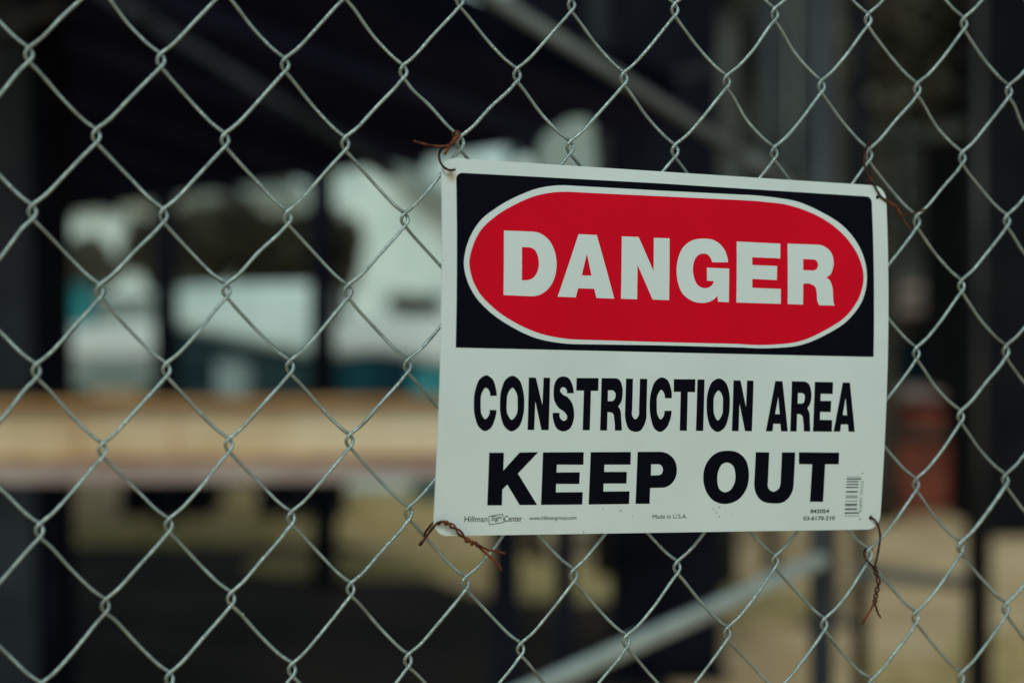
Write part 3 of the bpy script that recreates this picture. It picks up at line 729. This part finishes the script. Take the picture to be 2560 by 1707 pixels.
# ------------------------------------------------------------------ the sign (355.6 x 254 mm, slightly bowed plastic)
S = [442.8343, -193.5183, -0.0412, -9.0, 7.9327, -2.2329, -0.178, -4.2036]
def sign_pt(uv, h):
    """sign millimetres -> world, h mm proud of the face"""
    uv = np.asarray(uv, float)
    u, v = uv[:, 0] - 177.8, 127 - uv[:, 1]
    t, a = uv[:, 1] / 254, uv[:, 0] / 355.6
    X = S[0] + u * math.cos(S[2]) - v * math.sin(S[2])
    Z = S[1] + u * math.sin(S[2]) + v * math.cos(S[2])
    N = S[3] - S[4] * 4 * t * (1 - t) + S[5] * np.maximum(0, t - .55) ** 2 / .2025 + S[6] * (a - .5) * (t - .5) * 4 + S[7] * (t - .5)
    return F2W(np.c_[X, N - h, Z])

def loop_pts(s, sub=6):
    """outline string -> polyline; plain points are corners, smooth ones are rounded"""
    P, sm = [], []
    for w in s.split():
        x, y = w.rstrip('s').split(',')
        P.append((float(x), float(y))); sm.append(w.endswith('s'))
    n = len(P); P = np.array(P); out = []
    T = np.zeros_like(P)
    for i in range(n):
        if sm[i]:
            a, b = P[i] - P[i - 1], P[(i + 1) % n] - P[i]
            la, lb = np.linalg.norm(a), np.linalg.norm(b)
            T[i] = (a / la * lb + b / lb * la) / (la + lb)
    for i in range(n):
        j = (i + 1) % n
        p, q = P[i], P[j]
        if not sm[i] and not sm[j]:
            out.append(p); continue
        L = np.linalg.norm(q - p)
        t0 = T[i] * L if sm[i] else None
        t1 = T[j] * L if sm[j] else None
        if t0 is None: t0 = 2 * (q - p) - t1
        if t1 is None: t1 = 2 * (q - p) - t0
        for s_ in range(sub):
            t = s_ / sub
            out.append((2 * t**3 - 3 * t**2 + 1) * p + (t**3 - 2 * t**2 + t) * t0 + (-2 * t**3 + 3 * t**2) * q + (t**3 - t**2) * t1)
    return np.array(out)

def flat_bm(loops):
    """filled outline with holes as a bmesh in the (u, v) plane, cut fine enough to follow the bow"""
    bm = bmesh.new()
    polys = [[Vector((p[0], p[1], 0)) for p in l] for l in loops]
    tris = tessellate_polygon(polys)
    vv = [bm.verts.new(p) for l in polys for p in l]
    for t in tris:
        try: bm.faces.new([vv[i] for i in t])
        except ValueError: pass
    ys = [v.co.y for v in vv]; xs = [v.co.x for v in vv]
    y = math.ceil(min(ys) / 7.0) * 7.0
    while y < max(ys):
        bmesh.ops.bisect_plane(bm, geom=bm.verts[:] + bm.edges[:] + bm.faces[:], plane_co=(0, y + 0.013, 0), plane_no=(0, 1, 0))
        y += 7.0
    return bm

def bm_out(bm):
    bmesh.ops.recalc_face_normals(bm, faces=bm.faces)
    bm.verts.index_update()
    V = np.array([v.co[:] for v in bm.verts]); Fc = [[v.index for v in f.verts] for f in bm.faces]
    bm.free()
    return V, Fc

def print_part(name, glyphs, h, mt, parent):
    VV, FF, base = [], [], 0
    for loops in glyphs:
        V, Fc = bm_out(flat_bm(loops))
        VV.append(V); FF += [[i + base for i in f] for f in Fc]; base += len(V)
    V = np.vstack(VV)
    o = mesh(name, sign_pt(V[:, :2], h), FF, mt, parent)
    # faces look at the reader
    me = o.data
    nrm = np.array([0.0, 0, 0])
    fr = -BW[:, 1]
    flip = [p.index for p in me.polygons if np.dot(np.array(p.normal), fr) < 0]
    if flip:
        b = bmesh.new(); b.from_mesh(me); b.faces.ensure_lookup_table()
        bmesh.ops.reverse_faces(b, faces=[b.faces[i] for i in flip]); b.to_mesh(me); b.free()
    return o

def plastic(name, col, rough, bump=0.12, var=0.0, sp=0.45):
    c2 = tuple(c * (1 - var) for c in col)
    return mat(name, col, rough, 0, c2, 11.0, bump, 1600.0, sp, 5, 0.35, 0.7)
MW = plastic('white_sign_plastic', (0.775, 0.79, 0.78), 0.5, 0.25, 0.09)
MB = plastic('black_sign_ink', (0.0038, 0.0038, 0.0085), 0.6, 0.2, 0.0, 0.04)
MR = plastic('red_sign_ink', (0.80, 0.001, 0.019), 0.42, 0.35, 0.08, 0.09)
MI = plastic('white_lettering', (0.765, 0.78, 0.77), 0.5, 0.25, 0.03)
for pm in (MW, MB, MR, MI):                       # faint smears change the sheen from place to place
    n_ = pm.node_tree; tc_ = n_.nodes.new('ShaderNodeTexCoord'); ns_ = n_.nodes.new('ShaderNodeTexNoise')
    ns_.inputs['Scale'].default_value = 14; ns_.inputs['Detail'].default_value = 6; ns_.inputs['Distortion'].default_value = 1.5
    mr_ = n_.nodes.new('ShaderNodeMapRange'); r_ = n_.nodes['Principled BSDF'].inputs['Roughness'].default_value
    mr_.inputs['From Min'].default_value = 0.35; mr_.inputs['From Max'].default_value = 0.65
    mr_.inputs['To Min'].default_value = r_ - 0.12; mr_.inputs['To Max'].default_value = r_ + 0.15
    n_.links.new(tc_.outputs['Object'], ns_.inputs['Vector']); n_.links.new(ns_.outputs['Fac'], mr_.inputs['Value'])
    n_.links.new(mr_.outputs[0], n_.nodes['Principled BSDF'].inputs['Roughness'])
MG = plastic('grey_print', (0.22, 0.23, 0.22), 0.6, 0.1, 0.0)
# rust weeping from the top left hole into the white plastic
n_ = MW.node_tree
bs = n_.nodes['Principled BSDF']
src = bs.inputs['Base Color'].links[0].from_socket
tc = n_.nodes.new('ShaderNodeTexCoord')
hp = sign_pt([[8.2, 9.5]], 0)[0]
sign = empty('danger_sign', tuple(sign_pt([[177.8, 254]], 0)[0]), 'white plastic DANGER CONSTRUCTION AREA KEEP OUT sign wired to the chain-link fence', 'sign')
so = np.array(sign.matrix_world.translation)
vd = n_.nodes.new('ShaderNodeVectorMath'); vd.operation = 'DISTANCE'
nz = n_.nodes.new('ShaderNodeTexNoise'); nz.inputs['Scale'].default_value = 300
n_.links.new(tc.outputs['Object'], nz.inputs['Vector'])
va = n_.nodes.new('ShaderNodeVectorMath'); va.operation = 'SCALE'; va.inputs['Scale'].default_value = 0.006
n_.links.new(nz.outputs['Color'], va.inputs[0])
vb = n_.nodes.new('ShaderNodeVectorMath'); vb.operation = 'ADD'
n_.links.new(tc.outputs['Object'], vb.inputs[0]); n_.links.new(va.outputs[0], vb.inputs[1])
n_.links.new(vb.outputs[0], vd.inputs[0]); vd.inputs[1].default_value = tuple(hp - so + np.array([0.003, 0.003, 0.003]) + np.array([-0.001, 0, -0.003]))
mr = n_.nodes.new('ShaderNodeMapRange'); mr.inputs['From Min'].default_value = 0.0006; mr.inputs['From Max'].default_value = 0.0055
mr.inputs['To Min'].default_value = 0.75; mr.inputs['To Max'].default_value = 0.0
n_.links.new(vd.outputs['Value'], mr.inputs['Value'])
mx = n_.nodes.new('ShaderNodeMix'); mx.data_type = 'RGBA'
n_.links.new(mr.outputs[0], mx.inputs[0]); n_.links.new(src, mx.inputs[6]); mx.inputs[7].default_value = (0.42, 0.20, 0.06, 1)
n_.links.new(mx.outputs[2], bs.inputs['Base Color'])

def rrect(x0, y0, x1, y1, r, n=8):
    P = []
    for cx, cy, a0 in ((x1 - r, y0 + r, -90), (x1 - r, y1 - r, 0), (x0 + r, y1 - r, 90), (x0 + r, y0 + r, 180)):
        for k in range(n + 1):
            a = math.radians(a0 + 90 * k / n)
            P.append((cx + r * math.cos(a), cy + r * math.sin(a)))
    return P
HOLES = [(8.8, 8.1), (348.3, 8.7), (347.4, 245.3), (7.6, 245.3)]
holes = [[(cx + 1.75 * math.cos(a), cy + 1.75 * math.sin(a)) for a in np.linspace(0, 2 * np.pi, 20, endpoint=False)] for cx, cy in HOLES]
bm = flat_bm([rrect(0, 0, 355.6, 254, 10.5)] + holes)
r = bmesh.ops.extrude_face_region(bm, geom=bm.faces[:])
bmesh.ops.translate(bm, verts=[v for v in r['geom'] if isinstance(v, bmesh.types.BMVert)], vec=(0, 0, 1.1))
V, Fc = bm_out(bm)
Wv = sign_pt(V[:, :2], 0.0)
Wv = Wv + BW[:, 1][None, :] * (V[:, 2:3] / 1000.0)      # thickness goes away from the reader
mesh('plate', Wv, Fc, MW, sign)
print_part('header_panel', [[loop_pts(PANEL)]], 0.10, MB, sign)
print_part('oval_border', [[loop_pts(OVAL_OUT)]], 0.18, MI, sign)
print_part('oval', [[loop_pts(OVAL_IN)]], 0.26, MR, sign)
def word(s):
    return [[loop_pts(l) for l in g.split('|')[1:]] for g in s.split('\n')]
for txt, h, mt_, how in ((DANGER, 0.34, MI, 'large white letter'), (CONSTRUCTION_AREA, 0.10, MB, 'black condensed letter'), (KEEP_OUT, 0.10, MB, 'bold black letter')):
    for g_, row in zip(word(txt), txt.split('\n')):
        tag(print_part('letter', [g_], h, mt_, sign), how + ' ' + row[0])

def small_text(txt, u0, u1, vbase, cap, mt, label, bold=0.004, rot=0.0, shear=0.0, h=0.10):
    cu = bpy.data.curves.new('t', 'FONT')
    cu.body = txt; cu.size = 1.0; cu.offset = bold; cu.shear = shear; cu.resolution_u = 3
    o = bpy.data.objects.new('t', cu); C.objects.link(o)
    dg = bpy.context.evaluated_depsgraph_get()
    me = o.evaluated_get(dg).to_mesh()
    V = np.array([v.co[:2] for v in me.vertices]); Fc = [list(p.vertices) for p in me.polygons]
    o.evaluated_get(dg).to_mesh_clear()
    bpy.data.objects.remove(o); bpy.data.curves.remove(cu)
    x0, x1 = V[:, 0].min(), V[:, 0].max()
    L = (u1 - u0)
    U = (V[:, 0] - x0) / (x1 - x0) * L
    Y = V[:, 1] / 0.73 * cap
    c_, s_ = math.cos(rot), math.sin(rot)
    uu = u0 + U * c_ + Y * s_
    v_ = vbase - (Y * c_ - U * s_)
    o = mesh('small_print', sign_pt(np.c_[uu, v_], h), Fc, mt, sign)
    fr = -BW[:, 1]
    if len(o.data.polygons) and np.dot(np.array(o.data.polygons[0].normal), fr) < 0:
        o.data.flip_normals()
    return tag(o, label)
small_text('Hillman', 22.2, 39.0, 244.7, 4.2, MB, 'small dark maker wordmark, first word')
small_text('Sign', 41.6, 49.6, 244.2, 3.4, MB, 'small word inside the tilted outline box', rot=-0.12, shear=0.3)
small_text('Center', 51.4, 64.8, 244.7, 4.2, MB, 'small dark maker wordmark, last word')
small_text('www.hillmangroup.com', 70.2, 105.9, 243.8, 2.7, MB, 'small web address at the bottom of the sign')
small_text('Made in U.S.A.', 165.4, 192.7, 244.0, 3.1, MB, 'small words Made in U.S.A.', 0.0)
for du, hh in ((0, 0.10), (0.16, 0.13)):
    small_text('842054', 294.7 + du, 310.5 + du, 241.3, 2.9, MB, 'small number 842054', 0.006, h=hh)
for du, hh in ((0, 0.10), (0.16, 0.13)):
    small_text('03-6170-210', 289.1 + du, 315.8 + du, 246.5, 3.0, MB, 'small number 03-6170-210', 0.006, h=hh)
def quad_line(a, b, w):
    a, b = np.array(a), np.array(b); d = (b - a) / np.linalg.norm(b - a); n = np.array([-d[1], d[0]]) * w / 2; d = d * w / 2
    return [[a - n - d, b - n + d, b + n + d, a + n - d]]
q = [(39.9, 241.0), (50.0, 239.6), (51.6, 245.1), (40.6, 246.8)]
print_part('outline_box', [quad_line(q[i], q[(i + 1) % 4], 0.42) for i in range(4)], 0.12, MB, sign)
bars = [(258, 6, 1, 1), (268, 4, 1, 1), (300, 21, 0, 1), (350, 19, 0, 0), (406, 20, 0, 0), (463, 20, 0, 0), (550, 24, 0, 0), (622, 6, 1, 0), (634, 6, 1, 0), (646, 5, 1, 0), (667, 18, 1, 0),
        (733, 17, 1, 0), (795, 20, 0, 0), (822, 14, 0, 0), (881, 13, 0, 0), (900, 14, 0, 0), (950, 7, 1, 1), (970, 18, 0, 1), (1018, 6, 1, 1), (1032, 5, 1, 1)]
v0, v1 = 214.7, 243.9
for dark in (0, 1):
    G = []
    for y, t_, gcol, lng in bars:
        if gcol != dark: continue
        vv = v0 + (y - 252) / (1030 - 252) * (v1 - v0)
        hh = t_ / (1030 - 252) * (v1 - v0) / 2
        G.append([[(324.2, vv - hh), (336.8 if lng else 334.6, vv - hh), (336.8 if lng else 334.6, vv + hh), (324.2, vv + hh)]])
    tag(print_part('barcode', G, 0.10, MG if dark else MB, sign), 'thin grey bars of the barcode' if dark else 'bold bars of the barcode')
def up_text(txt, ubase, vlo, vhi, cap, label):
    """text that reads upwards"""
    cu = bpy.data.curves.new('t', 'FONT'); cu.body = txt; cu.size = 1.0; cu.resolution_u = 3
    o = bpy.data.objects.new('t', cu); C.objects.link(o)
    dg = bpy.context.evaluated_depsgraph_get(); ev = o.evaluated_get(dg); me = ev.to_mesh()
    V = np.array([v.co[:2] for v in me.vertices]); Fc = [list(p.vertices) for p in me.polygons]
    ev.to_mesh_clear(); bpy.data.objects.remove(o); bpy.data.curves.remove(cu)
    x0, x1 = V[:, 0].min(), V[:, 0].max()
    v_ = vlo - (V[:, 0] - x0) / (x1 - x0) * (vlo - vhi)
    u_ = ubase - V[:, 1] / 0.73 * cap
    o = mesh('small_print', sign_pt(np.c_[u_, v_], 0.10), Fc, MG, sign)
    if np.dot(np.array(o.data.polygons[0].normal), -BW[:, 1]) < 0: o.data.flip_normals()
    tag(o, label)
up_text('45899 39555', 339.0, 241.2, 217.8, 2.7, 'barcode digits printed upwards')
up_text('4', 338.6, 213.0, 211.6, 2.2, 'last barcode digit')
up_text('0', 339.0, 247.2, 245.6, 2.0, 'first barcode digit')
# specks of dirt on the face
specks = [(1794, 1266, .5), (1779, 1271, .45), (1787, 1281, .45), (1794, 1290, .5), (1548, 1275, .55), (1503, 1272, .4), (1457, 1329, .5), (1577, 1288, .35), (1810, 1276, .3), (1826, 1283, .3), (2024, 1009, .3)]
G = []
for px, py, s in specks:
    P = fpt(px, py, -12.0)
    X, Z = P[0] - S[0], P[2] - S[1]
    u = X * math.cos(S[2]) + Z * math.sin(S[2]) + 177.8
    v = 127 - (-X * math.sin(S[2]) + Z * math.cos(S[2]))
    G.append([[(u + s * math.cos(a), v + s * 0.8 * math.sin(a)) for a in np.linspace(0, 2 * np.pi, 8, endpoint=False)]])
print_part('dirt_speck', G, 0.12, MB, sign)

# ------------------------------------------------------------------ rusty tie wires
def crop(pts, o, k):
    return [(o[0] + p[0] / k, o[1] + p[1] / k, p[2]) for p in pts]
def strand(pts, r, mt, parent, sub=6, name='strand'):
    P = np.array([fpt(x, y, n) for x, y, n in pts])
    P = catmull(P, sub)
    P[1:-1] += jr.normal(0, 0.06, P[1:-1].shape)
    V, Fc = tube_arrays(P, r * (1 + 0.10 * jr.normal(size=len(P))), 8)
    return mesh(name, F2W(V), Fc, mt, parent, True)
def twisted(pts, turns, rad, r, mt, parent):
    P = catmull(np.array([fpt(x, y, n) for x, y, n in pts]), 14)
    T = np.gradient(P, axis=0); T /= np.linalg.norm(T, axis=1)[:, None]
    yv = np.array([0, 1.0, 0]); A = np.cross(T, yv); A /= np.linalg.norm(A, axis=1)[:, None]; B = np.cross(T, A)
    s = np.r_[0, np.cumsum(np.linalg.norm(np.diff(P, axis=0), axis=1))]; s /= s[-1]
    ph = 2 * np.pi * turns * (s + 0.05 * np.sin(7 * s))
    for o_ in (0, np.pi):
        Q = P + rad * (np.cos(ph + o_)[:, None] * A + np.sin(ph + o_)[:, None] * B)
        V, Fc = tube_arrays(Q, r * (1 + 0.10 * jr.normal(size=len(Q))), 8)
        mesh('twist', F2W(V), Fc, mt, parent, True)
grp = 'rusty tie wires at the sign corners'
def tie(px, py, label):
    return empty('tie_wire', tuple(F2W(fpt(px, py, -10))[0]), label, 'wire', grp)
# top left
o, k = (1000, 300), 3.672
t = tie(1136, 424, 'orange rusty wire with a long loose tail at the top left hole of the sign')
strand(crop([(502, 458, -4), (478, 462, -9), (440, 458, -11), (398, 430, -12), (368, 380, -11), (357, 325, -9), (366, 282, -8), (402, 252, -8), (442, 240, -7), (470, 205, -6), (497, 160, -6), (487, 122, -6), (520, 106, -6), (544, 118, -4), (536, 150, 2)], o, k), 0.85, M['rust_dark'], t)
strand(crop([(410, 316, -9), (425, 285, -10), (447, 250, -10), (478, 205, -9), (512, 165, -9), (538, 135, -8), (532, 108, -7), (505, 112, -6), (492, 138, -4), (505, 175, 2)], o, k), 0.9, M['rust'], t)
strand(crop([(548, 150, 3), (520, 178, -8), (486, 215, -9), (445, 236, -10), (400, 242, -11), (345, 242, -12), (270, 232, -14), (190, 212, -15), (124, 193, -15)], o, k), 0.78, M['rust'], t)
# top right
o, k = (1640, 300), 3.267
t = tie(2193, 492, 'dark rusty wire twisting away to the right from the top right hole of the sign')
strand(crop([(1752, 230, 3), (1748, 195, -4), (1732, 188, -7), (1718, 235, -7), (1706, 300, -7), (1703, 370, -7), (1728, 450, -7), (1775, 520, -8), (1808, 580, -9), (1838, 628, -9), (1872, 655, -9)], o, k), 0.78, M['rust_dark'], t)
strand(crop([(1770, 300, 5), (1764, 360, 5), (1762, 440, 2), (1768, 505, -2), (1790, 600, 1), (1812, 632, -4), (1835, 628, -9), (1872, 655, -9)], o, k), 0.7, M['rust_dark'], t)
twisted(crop([(1868, 652, -9), (1910, 682, -9), (1950, 706, -8), (1978, 745, -7), (2005, 790, -6)], o, k), 3.2, 0.85, 0.62, M['rust'], t)
strand(crop([(2000, 792, -6), (1975, 785, -7), (2010, 785, -7), (2060, 772, -7), (2130, 755, -6), (2202, 732, -6)], o, k), 0.72, M['rust_dark'], t)
strand(crop([(2005, 785, -6), (2030, 822, -6), (2055, 860, -5), (2082, 892, -5)], o, k), 0.48, M['rust'], t)
# bottom right
o, k = (1900, 1200), 3.092
t = tie(2177, 1294, 'dark rusty wire hanging straight down from the bottom right hole of the sign')
strand(crop([(852, 300, -6), (858, 292, -14), (885, 305, -16), (910, 345, -15), (928, 410, -13), (926, 480, -11), (912, 560, -8), (898, 620, -7), (886, 670, -6)], o, k), 0.82, M['rust_dark'], t)
strand(crop([(870, 530, 4), (822, 535, 2), (808, 570, -3), (822, 610, -5), (850, 645, -6), (886, 672, -6)], o, k), 0.78, M['rust_dark'], t)
twisted(crop([(886, 668, -6), (905, 740, -6), (916, 800, -6), (900, 870, -6), (888, 942, -6)], o, k), 2.6, 1.15, 0.72, M['rust_dark'], t)
strand(crop([(890, 935, -6), (872, 975, -6), (845, 1025, -7), (820, 1070, -7), (798, 1110, -7)], o, k), 0.85, M['rust'], t)
strand(crop([(886, 940, -6), (898, 980, -6), (912, 1025, -6), (933, 1062, -6)], o, k), 0.75, M['rust_dark'], t)
# bottom left
o, k = (1040, 860), 2.703
t = tie(1108, 1306, 'bright rusty wire with a thick twist lying across the bottom left corner of the sign')
strand(crop([(118, 1203, 1), (98, 1225, -6), (75, 1255, -7), (60, 1280, -3), (66, 1300, 2)], o, k), 0.85, M['rust_dark'], t)
strand(crop([(66, 1300, 3), (34, 1352, -3), (28, 1348, -6), (60, 1312, -7), (100, 1258, -10), (140, 1212, -15), (175, 1198, -16), (205, 1208, -16)], o, k), 0.9, M['rust_dark'], t)
strand(crop([(150, 1230, -11), (158, 1212, -15), (180, 1196, -17), (212, 1204, -17)], o, k), 0.8, M['rust'], t)
twisted(crop([(200, 1206, -17), (245, 1228, -17), (290, 1268, -17), (330, 1312, -16), (375, 1342, -14), (412, 1352, -12)], o, k), 2.4, 1.15, 0.82, M['rust'], t)
strand(crop([(408, 1348, -12), (450, 1372, -11), (500, 1392, -11), (550, 1400, -11), (600, 1412, -11)], o, k), 0.85, M['rust'], t)
strand(crop([(410, 1354, -12), (445, 1388, -12), (495, 1432, -12), (540, 1472, -12), (562, 1500, -12), (577, 1528, -12)], o, k), 0.9, M['rust'], t)
